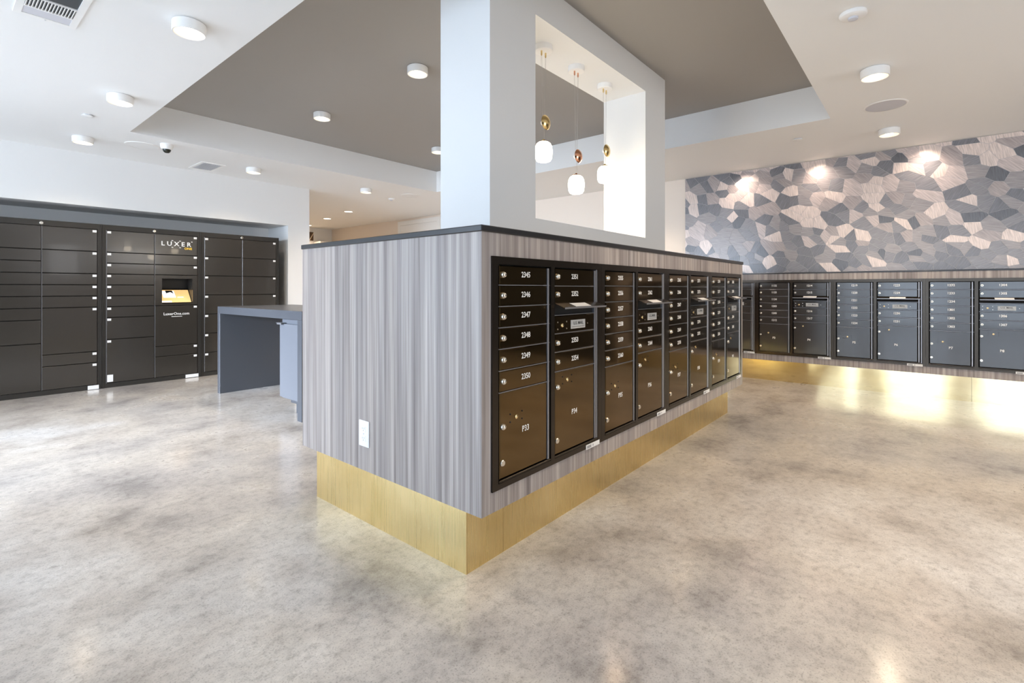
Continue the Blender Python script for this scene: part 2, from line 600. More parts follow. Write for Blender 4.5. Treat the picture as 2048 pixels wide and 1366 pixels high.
def mail_unit(name, label, loc, rz, width, tl, tr, nums1, p1, nums2, p2, group, enamel='bronze'):
    u = thing(name, label, 'mailbox unit', loc, rz, group)
    H0, H1 = 0.0, 0.885
    c1a, c1b = tl, tl + .306                     # first column of doors
    c2a, c2b = tl + .363, tl + .694
    xe = width
    PB = 0.030                                   # depth of the backing behind the face
    # surround + mullion: one welded frame
    fr = MB()
    fr.box(0.0006, c1a - .006, -.007, .02, H0, H1)
    fr.box(c2b + .037, xe - .0006, -.007, .02, H0, H1)
    fr.box(c1a - .006, c2b + .037, -.007, .02, H1 - .030, H1)
    fr.box(c1a - .006, c2b + .037, -.007, .02, H0, H0 + .022)
    fr.box(c1b + .024, c2a - .006, -.011, .02, H0 + .022, H1 - .030)
    build('frame', fr, 'bronze_edge', u)
    build('back_plate', MB().box(.001, xe - .001, .02, .026, H0, H1), 'void', u)
    # bright hinge strips
    for xa in (c1b + .004, c2b + .004):
        build('hinge_strip', MB().cbox(xa, xa + .011, -.008, .018, H0 + .034, H1 - .036, .002), 'hinge', u)
    build('hinge_strip', MB().cbox(c2b + .024, c2b + .034, -.006, .02, H0 + .022, H1 - .030, .002), 'hinge', u)
    build('sill', MB().cbox(c1a - .004, c2b + .03, -.010, .018, H0 + .024, H0 + .033, .002), 'bronze_edge', u)
    g = .0022
    dm = {}

    def door(x0, x1, z0, z1, nm):
        key = ('door', round(x1 - x0, 4), round(z1 - z0, 4))
        me = cached(key, lambda: MB().panel(0, x1 - x0 - 2 * g, 0, z1 - z0 - 2 * g, .016, -.006, .003), enamel)
        return put(nm, me, u, (x0 + g, 0, z0 + g)), x0 + g, z0 + g

    def shelf_edge(x0, x1, z):
        build('shelf_edge', MB().box(x0, x1, -.0045, .012, z - .0013, z + .0013), 'hinge', u)

    def sub(nm, me, d, x, z, org, y=-.006):
        put(nm, me, d, (x - org[0], y, z - org[1]))

    def tenant(x0, x1, z0, z1, num):
        d, ox, oz = door(x0, x1, z0, z1, 'mailbox_door')
        zc = (z0 + z1) / 2
        sub('lock', cached(('lock',), lock_mesh, 'nickel'), d, x0 + .020, zc + .001, (ox, oz))
        sub('keyway', cached(('keyway',), keyway_mesh, 'void'), d, x0 + .020, zc + .001, (ox, oz))
        if num:
            sub('number', text_mesh(num, .031, 'white_text', .93, bold=.0006), d, x0 + .162, zc + .003, (ox, oz), -.0066)

    def parcel(x0, x1, z0, z1, num, klx, klz, kz, nx, nz):
        d, ox, oz = door(x0, x1, z0, z1, 'parcel_door')
        sub('keyhole', cached(('keyhole',), keyhole_mesh, 'goldlock'), d, klx, klz, (ox, oz))
        for dx in (-.036, .037):
            for dz in (.016, -.015):
                sub('screw', cached(('screw',), screw_mesh, 'void'), d, klx + dx, klz + dz, (ox, oz))
        sub('lock', cached(('lock',), lock_mesh, 'nickel'), d, x0 + .017, kz, (ox, oz))
        sub('lock_cap', cached(('lock_cap',), cap_mesh, 'nickel'), d, x0 + .016, z0 + .034 + .028, (ox, oz))
        if num:
            sub('number', text_mesh(num, .033, 'white_text', .93, bold=.0006), d, nx, nz, (ox, oz), -.0066)

    # z relative to the unit base (.337 in the island)
    Z = lambda z: z - .337
    zs = [1.190, 1.113, 1.031, .950, .868, .785, .702]
    for i in range(6):
        tenant(c1a, c1b, Z(zs[i + 1]), Z(zs[i]), nums1[i] if nums1 else None)
    for zz in zs[1:]:
        shelf_edge(c1a, c1b + .022, Z(zz))
    parcel(c1a, c1b, Z(.372), Z(.702), p1, c1a + .100, Z(.595), Z(.572), c1a + .160, Z(.537))
    rows2 = [(1.190, 1.111), (1.111, 1.034), (.901, .820), (.820, .735)]
    for i, (a, bz) in enumerate(rows2):
        tenant(c2a, c2b, Z(bz), Z(a), nums2[i] if nums2 else None)
    for zz in (1.111, .982, .901, .820, .735):
        shelf_edge(c2a, c2b + .022, Z(zz))
    parcel(c2a, c2b, Z(.372), Z(.735), p2, c2a + .098, Z(.691), Z(.668), c2a + .157, Z(.537))
    # outgoing-mail slot: dark opening, hood flap swung out and down
    build('mail_slot', MB().box(c2a, c2b, .006, .018, Z(.984), Z(1.032)), 'void', u)
    fl = MB()
    ya, yb = -.004, -.060
    za, zb = Z(1.033), Z(1.012)
    top = lambda y: za + .004 + (y - ya) / (yb - ya) * (zb + .004 - za - .004)
    fl.prism([(ya, za), (yb, zb), (yb, zb + .004), (ya, za + .004)], c2a + .001, c2b + .020, 'yz')
    flap = build('slot_flap', fl, 'bronze_edge', u)
    build('flap_lip', MB().prism([(yb, zb - .001), (yb - .004, zb + .001), (yb - .004, zb + .007), (yb, zb + .006)], c2a + .001, c2b + .020, 'yz'), 'hinge', flap)
    build('flap_label', MB().prism([(-.014, top(-.014) + .0003), (-.050, top(-.050) + .0003), (-.050, top(-.050) + .001), (-.014, top(-.014) + .001)], c2a + .105, c2a + .235, 'yz'), 'sticker', flap)
    # carrier panel with U.S. MAIL plate
    d, ox, oz = door(c2a, c2b, Z(.901), Z(.982), 'carrier_panel')
    zc = Z(.9365)
    sub('keyhole', cached(('keyhole',), keyhole_mesh, 'goldlock'), d, c2a + .058, zc, (ox, oz))
    for dx in (.024, .094):
        for dz in (.0155, -.0155):
            sub('screw', cached(('screw',), screw_mesh, 'nickel'), d, c2a + dx, zc + dz, (ox, oz))
    sub('screw', cached(('screw',), screw_mesh, 'nickel'), d, c2a + .272, zc, (ox, oz))
    sub('mail_plate', cached(('mail_plate',), lambda: MB().cbox(-.061, .061, -.002, .0, -.020, .020, .0008), 'plate'), d, c2a + .188, zc, (ox, oz))
    sub('plate_text', text_mesh('U.S. MAIL', .021, 'black_text', 1.0, bold=.0003), d, c2a + .188, zc + .0045, (ox, oz), -.0085)
    sub('plate_text', text_mesh('APPROVED BY POSTMASTER GENERAL', .0062, 'black_text'), d, c2a + .188, zc - .0125, (ox, oz), -.0085)
    # maker's sticker on the lower trim
    st = build('maker_sticker', MB().box(xe - .146, xe - .022, -.0085, -.006, -.004, .018), 'sticker', u)
    build('print_block', MB().box(xe - .138, xe - .100, -.0089, -.0085, .000, .013).box(xe - .088, xe - .080, -.0089, -.0085, .002, .012), 'grey_text', st)
    return u


MG = 'bronze mailbox units'
isl_units = [
    (range(2345, 2351), 'P33', range(2351, 2355), 'P34', 'bronze mailbox unit numbered 2345 to 2354 nearest the island corner'),
    (range(2355, 2361), 'P35', range(2361, 2365), 'P36', 'bronze mailbox unit numbered 2355 to 2364, second along the island'),
    (range(2365, 2371), 'P37', (2371, 2373, 2374, 2375), 'P38', 'bronze mailbox unit with parcel doors P37 and P38, third along the island'),
    (range(2376, 2382), 'P39', range(2382, 2386), 'P40', 'bronze mailbox unit with parcel doors P39 and P40 at the far island end'),
]
for i, (n1, p1, n2, p2, lab) in enumerate(isl_units):
    mail_unit('mailbox_unit', lab, (IX0 + UX0 + UP * i, IY0, UZ0), 0, UP, .040, .036, [str(v) for v in n1], p1, [str(v) for v in n2], p2, MG)

# ------------------------------------------------------------------ wall-side mailbox cabinet
MX = 6.50                                        # its face
MY1, MY0 = 2.52, -1.00                           # left end (hidden), right end (out of frame)
MB0, MB1 = 0.243, 1.272
UW, UD = 0.785, 0.022                            # unit width, mounted a little lower than on the island
MU_left = 1.555 + .030                           # left edge of the P3 unit in y
cab = thing('mailbox_cabinet', 'long grey laminate mailbox cabinet on a gold base along the patterned wall', 'cabinet', (MX, MY1, 0), -PI / 2)
LM = MY1 - MY0
ua = MY1 - (MU_left + UW)                        # local x of the first unit (P1)
ub = ua + 4 * UW
mz0, mz1 = UZ0 - UD, UZ0 - UD + .885
fp = MB()
fp.box(0, ua, 0, PT, MB0, MB1).box(ub, LM, 0, PT, MB0, MB1).box(ua, ub, 0, PT, MB0, mz0).box(ua, ub, 0, PT, mz1, MB1)
build('front_panel', fp, 'wood', cab)
build('end_panel', MB().box(0, PT, PT, .076, MB0, MB1), 'wood', cab)
build('end_panel', MB().box(LM - PT, LM, PT, .076, MB0, MB1), 'wood', cab)
build('bottom_panel', MB().box(PT, LM - PT, PT, .076, MB0, MB0 + PT), 'wood', cab)
s0 = MY1 - (-0.328)
build('kick_plate', MB().box(.02, s0 - .001, .050, .054, 0, MB0), 'brass_mirror', cab)
build('kick_plate', MB().box(s0 + .001, LM - .02, .0505, .0545, 0, MB0), 'brass_mirror', cab)
build('base_core', MB().box(.02, LM - .02, .0545, .076, 0, MB0), 'void', cab)
tag(build('countertop', MB().cbox(MX - .006, RX - .012, MY0, MY1, MB1, MB1 + .014, .002), 'black_top'),
    'thin dark ledge capping the mailbox cabinet below the patterned wall', 'countertop')
wall_units = [
    (None, None, None, None, 'bronze mailbox unit half hidden behind the island beside parcel door P3'),
    (('1132', '1133', '1134', '1203', '1205', '1212'), 'P3', ('1214', '1215', '1216', '1217'), 'P4', 'bronze wall mailbox unit with parcel doors P3 and P4'),
    (('1219', '1220', '1221', '1222', '1223', '1224'), 'P5', ('1225', '1229', '1230', '1231'), 'P6', 'bronze wall mailbox unit with parcel doors P5 and P6'),
    (('1232', '1233', '1234', '1301', '1302', '1303'), 'P7', ('1304', '1305', '1306', '1307'), 'P8', 'bronze wall mailbox unit with parcel doors P7 and P8 at the right edge'),
]
for i, (n1, p1, n2, p2, lab) in enumerate(wall_units):
    mail_unit('mailbox_unit', lab, (MX, MU_left + UW - UW * i, mz0), -PI / 2, UW, .030, .025, n1, p1, n2, p2, MG, 'bronze_reflect')

# ------------------------------------------------------------------ veneer wall covering (irregular polygons)
VY0, VY1, VZ0, VZ1 = -1.00, 2.485, MB1 + .016, ZC - .004
cov = build('wall_covering', MB().box(RX - .010, RX, VY0, VY1, VZ0, VZ1), 'veneer_joint', wall_right, label='geometric veneer wall covering in grey and rose tones')
seeds = []
NV = 490
while len(seeds) < NV:
    y = rnd.uniform(VY0 - .2, VY1 + .2)
    z = rnd.uniform(VZ0 - .2, VZ1 + .2)
    m = .040 if z < VZ0 + .35 else .055
    if all((y - a) ** 2 / 1.6 + (z - q) ** 2 > m * m for a, q in seeds):
        seeds.append((y, z))


def clip(poly, nx, ny, d):
    out = []
    for i in range(len(poly)):
        a, b2 = poly[i], poly[(i + 1) % len(poly)]
        da, db = a[0] * nx + a[1] * ny - d, b2[0] * nx + b2[1] * ny - d
        if da <= 0:
            out.append(a)
        if (da < 0) != (db < 0) and abs(da - db) > 1e-12:
            s = da / (da - db)
            out.append((a[0] + s * (b2[0] - a[0]), a[1] + s * (b2[1] - a[1])))
    return out


GAP = .0014


def shear(a, b2):
    """bisector normal under a metric stretched along a rising diagonal"""
    u_, v_ = a * .87 + b2 * .5, -a * .5 + b2 * .87
    u_, v_ = u_ * 1.0, v_ * 1.9
    return u_ * .87 - v_ * .5, u_ * .5 + v_ * .87


cells = []
for i, (y, z) in enumerate(seeds):
    poly = [(VY0 + .001, VZ0 + .001), (VY1 - .001, VZ0 + .001), (VY1 - .001, VZ1 - .001), (VY0 + .001, VZ1 - .001)]
    near = sorted(((y - a) ** 2 + (z - q) ** 2, a, q) for a, q in seeds if abs(a - y) < .5 and abs(q - z) < .5)[1:28]
    for d2, a, q in near:
        nx, ny = shear(a - y, q - z)
        ln = math.hypot(nx, ny)
        nx, ny = nx / ln, ny / ln
        poly = clip(poly, nx, ny, ((y + a) / 2) * nx + ((z + q) / 2) * ny - GAP)
        if len(poly) < 3:
            break
    if len(poly) >= 3:
        cells.append((y, z, poly))
cells.sort(key=lambda q: -q[0] if -q[0] > 0.75 else -9 + 0 * q[0])   # cells outside the photo come last


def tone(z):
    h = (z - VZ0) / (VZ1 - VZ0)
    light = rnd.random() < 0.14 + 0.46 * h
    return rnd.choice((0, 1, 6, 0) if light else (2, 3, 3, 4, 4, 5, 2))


vis = [q for q in cells if q[0] > -0.72]
hid = [q for q in cells if q[0] <= -0.72]
vis.sort(key=lambda q: q[0])
if len(vis) > 300:
    hid += vis[300:]
    vis = vis[:300]
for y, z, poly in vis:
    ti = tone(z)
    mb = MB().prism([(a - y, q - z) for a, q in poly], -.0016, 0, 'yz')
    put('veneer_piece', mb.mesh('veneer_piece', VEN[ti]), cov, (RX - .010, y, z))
if hid:
    me = bpy.data.meshes.new('veneer_pieces')
    mb = MB()
    idx = []
    for y, z, poly in hid:
        n0 = len(mb.f)
        mb.prism(poly, -.0016, 0, 'yz')
        idx += [tone(z)] * (len(mb.f) - n0)
    me = mb.mesh('veneer_remainder', VEN[0])
    for v in VEN[1:]:
        me.materials.append(v)
    me.polygons.foreach_set('material_index', idx)
    o = put('veneer_remainder', me, cov, (RX - .010, 0, 0))
    o['kind'] = 'stuff'

# ------------------------------------------------------------------ parcel lockers
LY = 6.95
LPITCH = 0.121


def sticker_mesh():
    return MB().box(-.017, .017, -.0012, 0, -.012, .012)


def locker_bank(label, x0, cols, stick, extra=None):
    WL = 0.966
    u = thing('parcel_locker', label, 'locker', (x0, LY, 0), 0, 'charcoal parcel lockers')
    fr = MB()
    fr.box(0.0008, .036, 0, .55, 0, 1.805).box(WL - .036, WL - .0008, 0, .55, 0, 1.805)
    fr.box(.036, WL - .036, 0, .55, 1.747, 1.805).box(.036, WL - .036, 0, .55, 0, .050)
    fr.box(.036, WL - .036, .5, .55, .05, 1.747)
    fr.box(.0008, .012, -.006, 0, 0, 1.805).box(WL - .012, WL - .0008, -.006, 0, 0, 1.805)
    build('carcass', fr, 'locker_frame', u)
    build('recess_liner', MB().box(.036, WL - .036, .020, .024, .05, 1.747) if extra is None else
          MB().box(.036, WL / 2, .020, .024, .05, 1.747).box(WL / 2, WL - .036, .020, .024, 1.747 - 4 * LPITCH, 1.747).box(WL / 2, WL - .036, .020, .024, .05, 1.747 - 7 * LPITCH), 'void', u)
    build('top_lock', MB().lathe([(0, 0), (.017, 0), (.017, .004), (.012, .010), (.007, .010), (.007, .014), (0, .014)], 16, 'y'), 'nickel', u, (WL / 2, 0, 1.772))
    doors = {}
    for ci, rows in enumerate(cols):
        xa = .040 if ci == 0 else WL / 2 + .004
        xb = WL / 2 - .004 if ci == 0 else WL - .040
        zt = 1.745
        for ri, n in enumerate(rows):
            zb = zt - n * LPITCH
            if n > 0 and not (extra == 'screen' and ci == 1 and ri == 3):
                me = cached(('locker_door', n), lambda: MB().panel(0, xb - xa, 0, n * LPITCH - .007, .018, -.004, .002), 'locker')
                d = put('locker_door', me, u, (xa, 0, zb + .0035))
                doors[(ci, ri)] = (d, xb - xa, n * LPITCH - .007)
                if stick[ci]:
                    sxp = .022 if stick[ci] == 'L' else xb - xa - .022
                    put('number_sticker', cached(('sticker',), sticker_mesh, 'sticker'), d, (sxp, -.004, n * LPITCH - .026))
            zt = zb
        # pale edge seen at the hinge side
        build('door_trim', MB().box(xa - .0035, xa - .0005, -.004, .012, .052, 1.745), 'hinge', u)
    return u, doors


A, dA = locker_bank('charcoal parcel locker bank at the left edge without lettering', 0.302, [[2, 1, 1, 1, 1, 1, 1, 2, 4], [2, 2, 1, 1, 1, 4, 1, 2]], [None, 'R'])
st = build('certificate_sticker', MB().box(.846, .940, -.008, -.006, .004, .047), 'sticker', A)
B, dB = locker_bank('charcoal parcel locker bank with touchscreen and LUXER ONE lettering', 1.270, [[2, 1, 1, 1, 1, 1, 1, 2, 4], [2, 1, 1, 3, 4, 1, 2]], ['L', 'R'], 'screen')
C, dC = locker_bank('charcoal parcel locker bank of equal doors behind the slate table', 2.238, [[2] * 7, [2] * 7], ['L', 'R'])
# continuing bank out of frame at the left, so the niche is filled
D, dD = locker_bank('charcoal parcel locker bank outside the left edge of the picture', -0.666, [[2] * 7, [2] * 7], ['L', 'R'])

build('notice_sticker', MB().box(.004, .056, -.0052, -.004, .010, .088), 'sticker', dB[(0, 8)][0])
build('certificate_sticker', MB().box(.80, .94, -.0015, 0, .006, .045), 'sticker', B)
d, dw_, dh_ = dB[(1, 0)]
put('logo_text', text_mesh('L U X E R', .072, 'white_text', 1.05, bold=.0016), d, (.215, -.0045, .128))
bx = MB()
for sx_, sz_ in ((-1, 1), (1, 1), (-1, -1), (1, -1)):      # bracket ticks around the X
    bx.box(.214 + sx_ * .040 - .009, .214 + sx_ * .040 + .009, -.0052, -.0042, .128 + sz_ * .040 - .004, .128 + sz_ * .040 + .004)
bx.box(.372, .386, -.0052, -.0042, .160, .170)
build('logo_mark', bx, 'white_text', d)
put('logo_text', text_mesh('ONE', .036, 'yellow_text', 1.1, bold=.0012), d, (.340, -.0045, .079))
d, dw_, dh_ = dB[(1, 4)]
put('web_text', text_mesh('LuxerOne.com', .044, 'white_text', 1.0, bold=.0006), d, (.218, -.0045, .378))
build('text_underline', MB().box(.165, .275, -.0050, -.0042, .343, .349), 'white_text', d)
# screen bay
WLh = 0.966 / 2
xa, xb = WLh + .004, .966 - .040
zt, zb = 1.745 - 4 * LPITCH, 1.745 - 7 * LPITCH
ox0, ox1, oz0, oz1 = 1.826 - 1.270, 2.146 - 1.270, .921, 1.219
bz = MB()
bz.box(xa, ox0, -.004, .018, zb + .0035, zt - .0035).box(ox1, xb, -.004, .018, zb + .0035, zt - .0035)
bz.box(ox0, ox1, -.004, .018, zb + .0035, oz0).box(ox0, ox1, -.004, .018, oz1, zt - .0035)
bay = build('screen_bezel', bz, 'locker', B)
rc = MB()
dp = .20
rc.box(ox0 - .006, ox0, .018, dp, oz0, oz1).box(ox1, ox1 + .006, .018, dp, oz0, oz1).box(ox0, ox1, .018, dp, oz1, oz1 + .006).box(ox0, ox1, dp, dp + .006, oz0, oz1)
rc.box(ox0, ox1, .018, dp, oz0 - .004, oz0)
build('screen_recess', rc, 'locker_frame', bay)
# tilted display: lower lip near the face, rising to the back
sa = math.radians(42)
scr = build('touchscreen', MB().cbox(0, ox1 - ox0, -.003, .010, 0, .225, .002), 'screen', bay, (ox0, .022, oz0 + .006), (-sa, 0, 0))
build('screen_image', MB().box(.006, ox1 - ox0 - .006, -.0036, -.003, .004, .205), 'screen_tan', scr)
build('screen_image', MB().prism([(.035, .080), (.165, .080), (.160, .190), (.030, .190)], -.0044, -.0038, 'xz'), 'screen_white', scr)
build('screen_image', MB().prism([(.075, .150), (.120, .170), (.150, .145), (.140, .195), (.070, .195)], -.0050, -.0046, 'xz'), 'black_text', scr)
build('screen_image', MB().box(.180, .245, -.0044, -.0038, .080, .092), 'screen_white', scr)
build('screen_image', MB().box(.0, .110, -.0044, -.0038, .006, .030), 'screen_white', scr)

# ------------------------------------------------------------------ slate waterfall table
tb = thing('parcel_table', 'slate grey waterfall table with a built-in cabinet before the parcel lockers', 'table', (2.0, 3.93, 0))
TL, TD, TH, TT = 1.80, .80, .912, .074
build('top', MB().cbox(0, TD, 0, TL, TH - TT, TH, .002), 'desk', tb)
build('side_panel', MB().cbox(0, TD, 0, TT, 0, TH - TT, .002), 'desk', tb)
build('side_panel', MB().cbox(0, TD, TL - .062, TL, 0, TH - TT, .002), 'desk', tb)
tc_ = build('cabinet', MB().box(.055, TD - .02, TT, .455, .135, TH - TT).box(.075, TD - .02, .09, .40, .135, TH - TT), 'desk_in', tb)
build('door', MB().cbox(.030, .052, TT + .002, .452, .150, .792, .002), 'desk_in', tc_)
build('plinth', MB().box(.125, TD - .05, TT, .34, 0, .135).box(.105, TD - .05, TT, .40, .09, .135), 'desk', tc_)
pu = MB()
pu.box(.005, .052, .375, .470, .797, .801).box(.005, .009, .375, .455, .785, .797)
build('pull_bracket', pu, 'hinge', tc_)

# ------------------------------------------------------------------ socket outlet on the island end
ol = thing('power_outlet', 'white duplex socket outlet low on the island end panel', 'outlet', (IX0, 1.993, .430))
build('cover_plate', MB().cbox(-.006, 0, -.040, .040, -.060, .060, .0025), 'outlet', ol)
for dz in (.022, -.022):
    rcpt = build('receptacle', MB().cbox(-.0075, -.005, -.017, .017, dz - .014, dz + .014, .0008), 'outlet', ol)
    build('socket_slots', MB().box(-.0079, -.0072, -.0075, -.0055, dz - .001, dz + .008).box(-.0079, -.0072, .0055, .0075, dz - .001, dz + .007).lathe([(0, 0), (.0025, 0), (.0025, .0006), (0, .0006)], 8, 'x', (-.0079, 0, dz - .007)), 'grey_text', rcpt)
build('plate_screw', MB().lathe([(0, 0), (.003, 0), (.003, .0008), (0, .0012)], 8, 'x', (-.0072, 0, 0)), 'grille', ol)


# ------------------------------------------------------------------ downlights
def spot(parent, loc, power, col, size=math.radians(130), blend=.9, rad=.072):
    d = bpy.data.lights.new('lamp_light', 'SPOT')
    d.energy = power
    d.color = col
    d.spot_size = size
    d.spot_blend = blend
    d.shadow_soft_size = rad
    o = bpy.data.objects.new('lamp_light', d)
    COL.objects.link(o)
    o.parent = parent
    o.location = loc
    return o


def can_mesh():
    return MB().lathe([(.070, -.004), (.082, -.004), (.082, -.056), (.080, -.058), (.075, -.058), (.073, -.056), (.066, -.030), (.060, -.026), (0, -.026)], 36)


def base_mesh():
    return MB().lathe([(0, 0), (.076, 0), (.076, -.006), (0, -.006)], 32)


def ring_mesh():
    return MB().lathe([(.0725, -.0545), (.030, -.0315), (.030, -.0300), (.0715, -.0525)], 32)


def lens_mesh():
    return MB().lathe([(0, -.050), (.018, -.048), (.030, -.042), (.030, -.030), (0, -.030)], 24)


WARM = (1.0, 0.80, 0.58)


def downlight(label, x, y, z, power):
    u = thing('ceiling_downlight', label, 'ceiling light', (x, y, z), 0, 'white drum downlights')
    put('mount', cached(('mount',), base_mesh, 'fixture'), u)
    put('housing', cached(('housing',), can_mesh, 'fixture'), u)
    put('reflector', cached(('reflector',), ring_mesh, 'lamp_ring'), u)
    put('lamp', cached(('lamp',), lens_mesh, 'lamp_on'), u)
    spot(u, (0, 0, -.062), power, WARM)


DLP = 30
for lab, x, y in [
    ('white drum downlight nearest the slatted air vent at upper left', .95, 3.13),
    ('white drum downlight left of the tray, middle of the row of three', .97, 4.71),
    ('white drum downlight left of the tray, farthest above the parcel lockers', 1.00, 6.27),
    ('white drum downlight between the tray edge and the LUXER ONE lockers', 2.60, 6.30),
    ('white drum downlight beyond the tray before the hall ceiling', 4.20, 6.33),
    ('white drum downlight on the right ceiling above the speaker disc', 4.10, .27),
    ('white drum downlight on the right ceiling nearest the patterned wall', 5.72, .27),
    ('white drum downlight behind the partition, lighting the warm-lit wall', 5.73, 3.13),
    ('white drum downlight overhead between the viewpoint and the island corner', 2.50, .27),
    ('white drum downlight behind the viewpoint, first out of frame along the patterned wall', 5.72, -1.30),
    ('white drum downlight behind the viewpoint, middle of the row of three', 4.10, -1.30),
    ('white drum downlight behind the viewpoint, nearest the windows', 2.50, -1.30),
]:
    downlight(lab, x, y, ZC, DLP if x < 2.4 or y > 6 else 46 if y > -1 else 40)
for lab, x, y in [
    ('white drum downlight high in the taupe tray nearest the partition', 2.56, 3.14),
    ('white drum downlight in the taupe tray at left', 2.61, 4.71),
    ('white drum downlight in the taupe tray half hidden by the partition edge', 4.20, 4.75),
]:
    downlight(lab, x, y, ZT, DLP)


def recessed(label, x, y):
    u = thing('recessed_light', label, 'ceiling light', (x, y, ZC), 0, 'recessed hall lights')
    put('trim_ring', cached(('trim_ring',), lambda: MB().lathe([(.075, 0), (.100, 0), (.100, -.004), (.078, -.007), (.072, -.003)], 28), 'fixture'), u)
    put('lens', cached(('lens',), lambda: MB().lathe([(0, 0), (.075, 0), (.072, -.004), (0, -.006)], 28), 'lamp_on'), u)
    spot(u, (0, 0, -.02), 45, (1.0, .74, .50))


for lab, x, y in [('recessed round hall light nearest the ceiling tray', 5.22, 8.45), ('recessed round hall light, middle of the three', 5.46, 9.64),
                  ('recessed round hall light farthest down the hall', 5.75, 11.0)]:
    recessed(lab, x, y)

# warm wash grazing the veneer wall from the ceiling edge
for yy in (1.74, .94, .02):
    d = bpy.data.lights.new('wall_wash', 'SPOT')
    d.energy = 8
    d.color = (1.0, .80, .66)
    d.spot_size = math.radians(125)
    d.spot_blend = 1.0
    d.shadow_soft_size = .04
    o = bpy.data.objects.new('wall_wash', d)
    COL.objects.link(o)
    o.location = (RX - .15, yy, ZC - .012)
    o.rotation_euler = (0, math.radians(-12), 0)

# ------------------------------------------------------------------ pendants in the opening
PYC = (CY0 + CY1) / 2


def tube(mb, p0, p1, r, n=6):
    p0, p1 = Vector(p0), Vector(p1)
    q = (p1 - p0).to_track_quat('Z', 'Y')
    vs = []
    for base in (p0, p1):
        vs += [base + q @ Vector((r * math.cos(2 * PI * k / n), r * math.sin(2 * PI * k / n), 0)) for k in range(n)]
    return mb.add([v[:] for v in vs], [(k, (k + 1) % n, n + (k + 1) % n, n + k) for k in range(n)] + [tuple(range(n)), tuple(range(n, 2 * n))], True)


def pendant(label, x, zshade, zdisc, fit):
    u = thing('pendant_lamp', label, 'pendant lamp', (x, PYC, OZ1), 0, 'opal glass pendants in the partition opening')
    R = .058
    build('canopy', MB().lathe([(0, 0), (R, 0), (R, -.034), (R - .003, -.037), (0, -.037)], 32), 'fixture', u)
    for dx in (-.022, .022):
        build('cord_grip', MB().lathe([(0, -.036), (.0055, -.036), (.0055, -.062), (.003, -.068), (0, -.068)], 12, 'z', (dx, 0, 0)), fit, u)
    zs_, zd = zshade - OZ1, zdisc - OZ1
    for dx in (-.022, .022):
        for off in (-.004, .004):
            m_ = MB()
            tube(m_, (dx + off, 0, -.062), (dx * .35 + off, 0, (zd + .04) if dx < 0 else (zs_ + .075)), .0007)
            build('cord', m_, 'cord', u)
    # counterweight: domed disc on a white porcelain back, hanging upright
    dk = build('counterweight', MB().lathe([(0, 0), (.030, 0), (.046, .004), (.048, .007), (.040, .015), (.022, .023), (0, .026)], 28, 'y', (0, -.012, zd)), fit, u)
    build('disc_back', MB().lathe([(0, 0), (.014, 0), (.015, -.004), (.015, -.020), (.012, -.024), (0, -.024)], 20, 'y', (-.004, -.012, zd)), 'fixture', dk)
    # opal shade, a rounded barrel with a metal cap
    pr = [(0, -.066), (.030, -.066), (.045, -.060), (.054, -.044), (.057, -.018), (.0575, .010), (.054, .034), (.045, .052), (.032, .061), (.018, .064), (0, .064)]
    build('glass_shade', MB().lathe([(r_, z_) for r_, z_ in pr], 32, 'z', (0, 0, zs_)), 'opal', u)
    build('shade_cap', MB().lathe([(.026, .0615), (.024, .068), (.010, .071), (.006, .080), (0, .080)], 20, 'z', (0, 0, zs_)), fit, u)
    d = bpy.data.lights.new('pendant_light', 'POINT')
    d.energy = 2.5
    d.color = (1.0, .84, .62)
    d.shadow_soft_size = .06
    o = bpy.data.objects.new('pendant_light', d)
    COL.objects.link(o)
    o.parent = u
    o.location = (0, -.0, zs_ - .10)


pendant('opal glass pendant with brass counterweight, leftmost in the partition opening', 2.585, 1.985, 2.171, 'brass_fit')
pendant('opal glass pendant with copper counterweight hanging lowest of the three', 2.974, 1.835, 2.033, 'copper_fit')
pendant('opal glass pendant with brass counterweight, rightmost in the partition opening', 3.378, 1.978, 2.158, 'brass_fit')


# ------------------------------------------------------------------ ceiling fittings
def speaker(label, x, y, face='ceil'):
    u = thing('ceiling_speaker', label, 'speaker', (x, y, ZC), 0, 'flat ceiling speakers')
    build('rim', MB().lathe([(.132, 0), (.146, 0), (.145, -.004), (.138, -.006), (.132, -.005)], 40), 'fixture', u)
    build('grille', MB().lathe([(0, 0), (.133, 0), (.133, -.004), (0, -.005)], 40), face, u)


speaker('flat grey round speaker on the right ceiling between two downlights', 4.965, .258, 'grille')
speaker('flat round speaker on the left ceiling beside the dome camera', 1.45, 6.17)
speaker('flat round speaker beyond the tray near the partition edge', 4.95, 6.25)


def sprinkler(label, x, y):
    u = thing('sprinkler_cover', label, 'sprinkler cover', (x, y, ZC), 0, 'round sprinkler covers')
    build('cover', MB().lathe([(0, -.007), (.041, -.007), (.043, -.009), (.043, -.011), (.038, -.0125), (0, -.013)], 28), 'ceil', u)
    build('skirt', MB().lathe([(0, 0), (.034, 0), (.034, -.007), (0, -.007)], 24), 'grille', u)


sprinkler('small round sprinkler cover on the right ceiling near the tray corner', 5.52, .977)
sprinkler('small round sprinkler cover on the left ceiling between two downlights', .90, 5.44)


def detector(label, x, y, s=1.0):
    u = thing('smoke_detector', label, 'smoke detector', (x, y, ZC), 0, 'white smoke detectors')
    build('base', MB().lathe([(0, 0), (.062 * s, 0), (.064 * s, -.006), (.060 * s, -.018), (.050 * s, -.024), (0, -.024)], 32), 'fixture', u)
    build('sensor', MB().lathe([(0, -.024), (.024 * s, -.024), (.022 * s, -.034), (.012 * s, -.038), (0, -.038)], 24), 'grille', u)


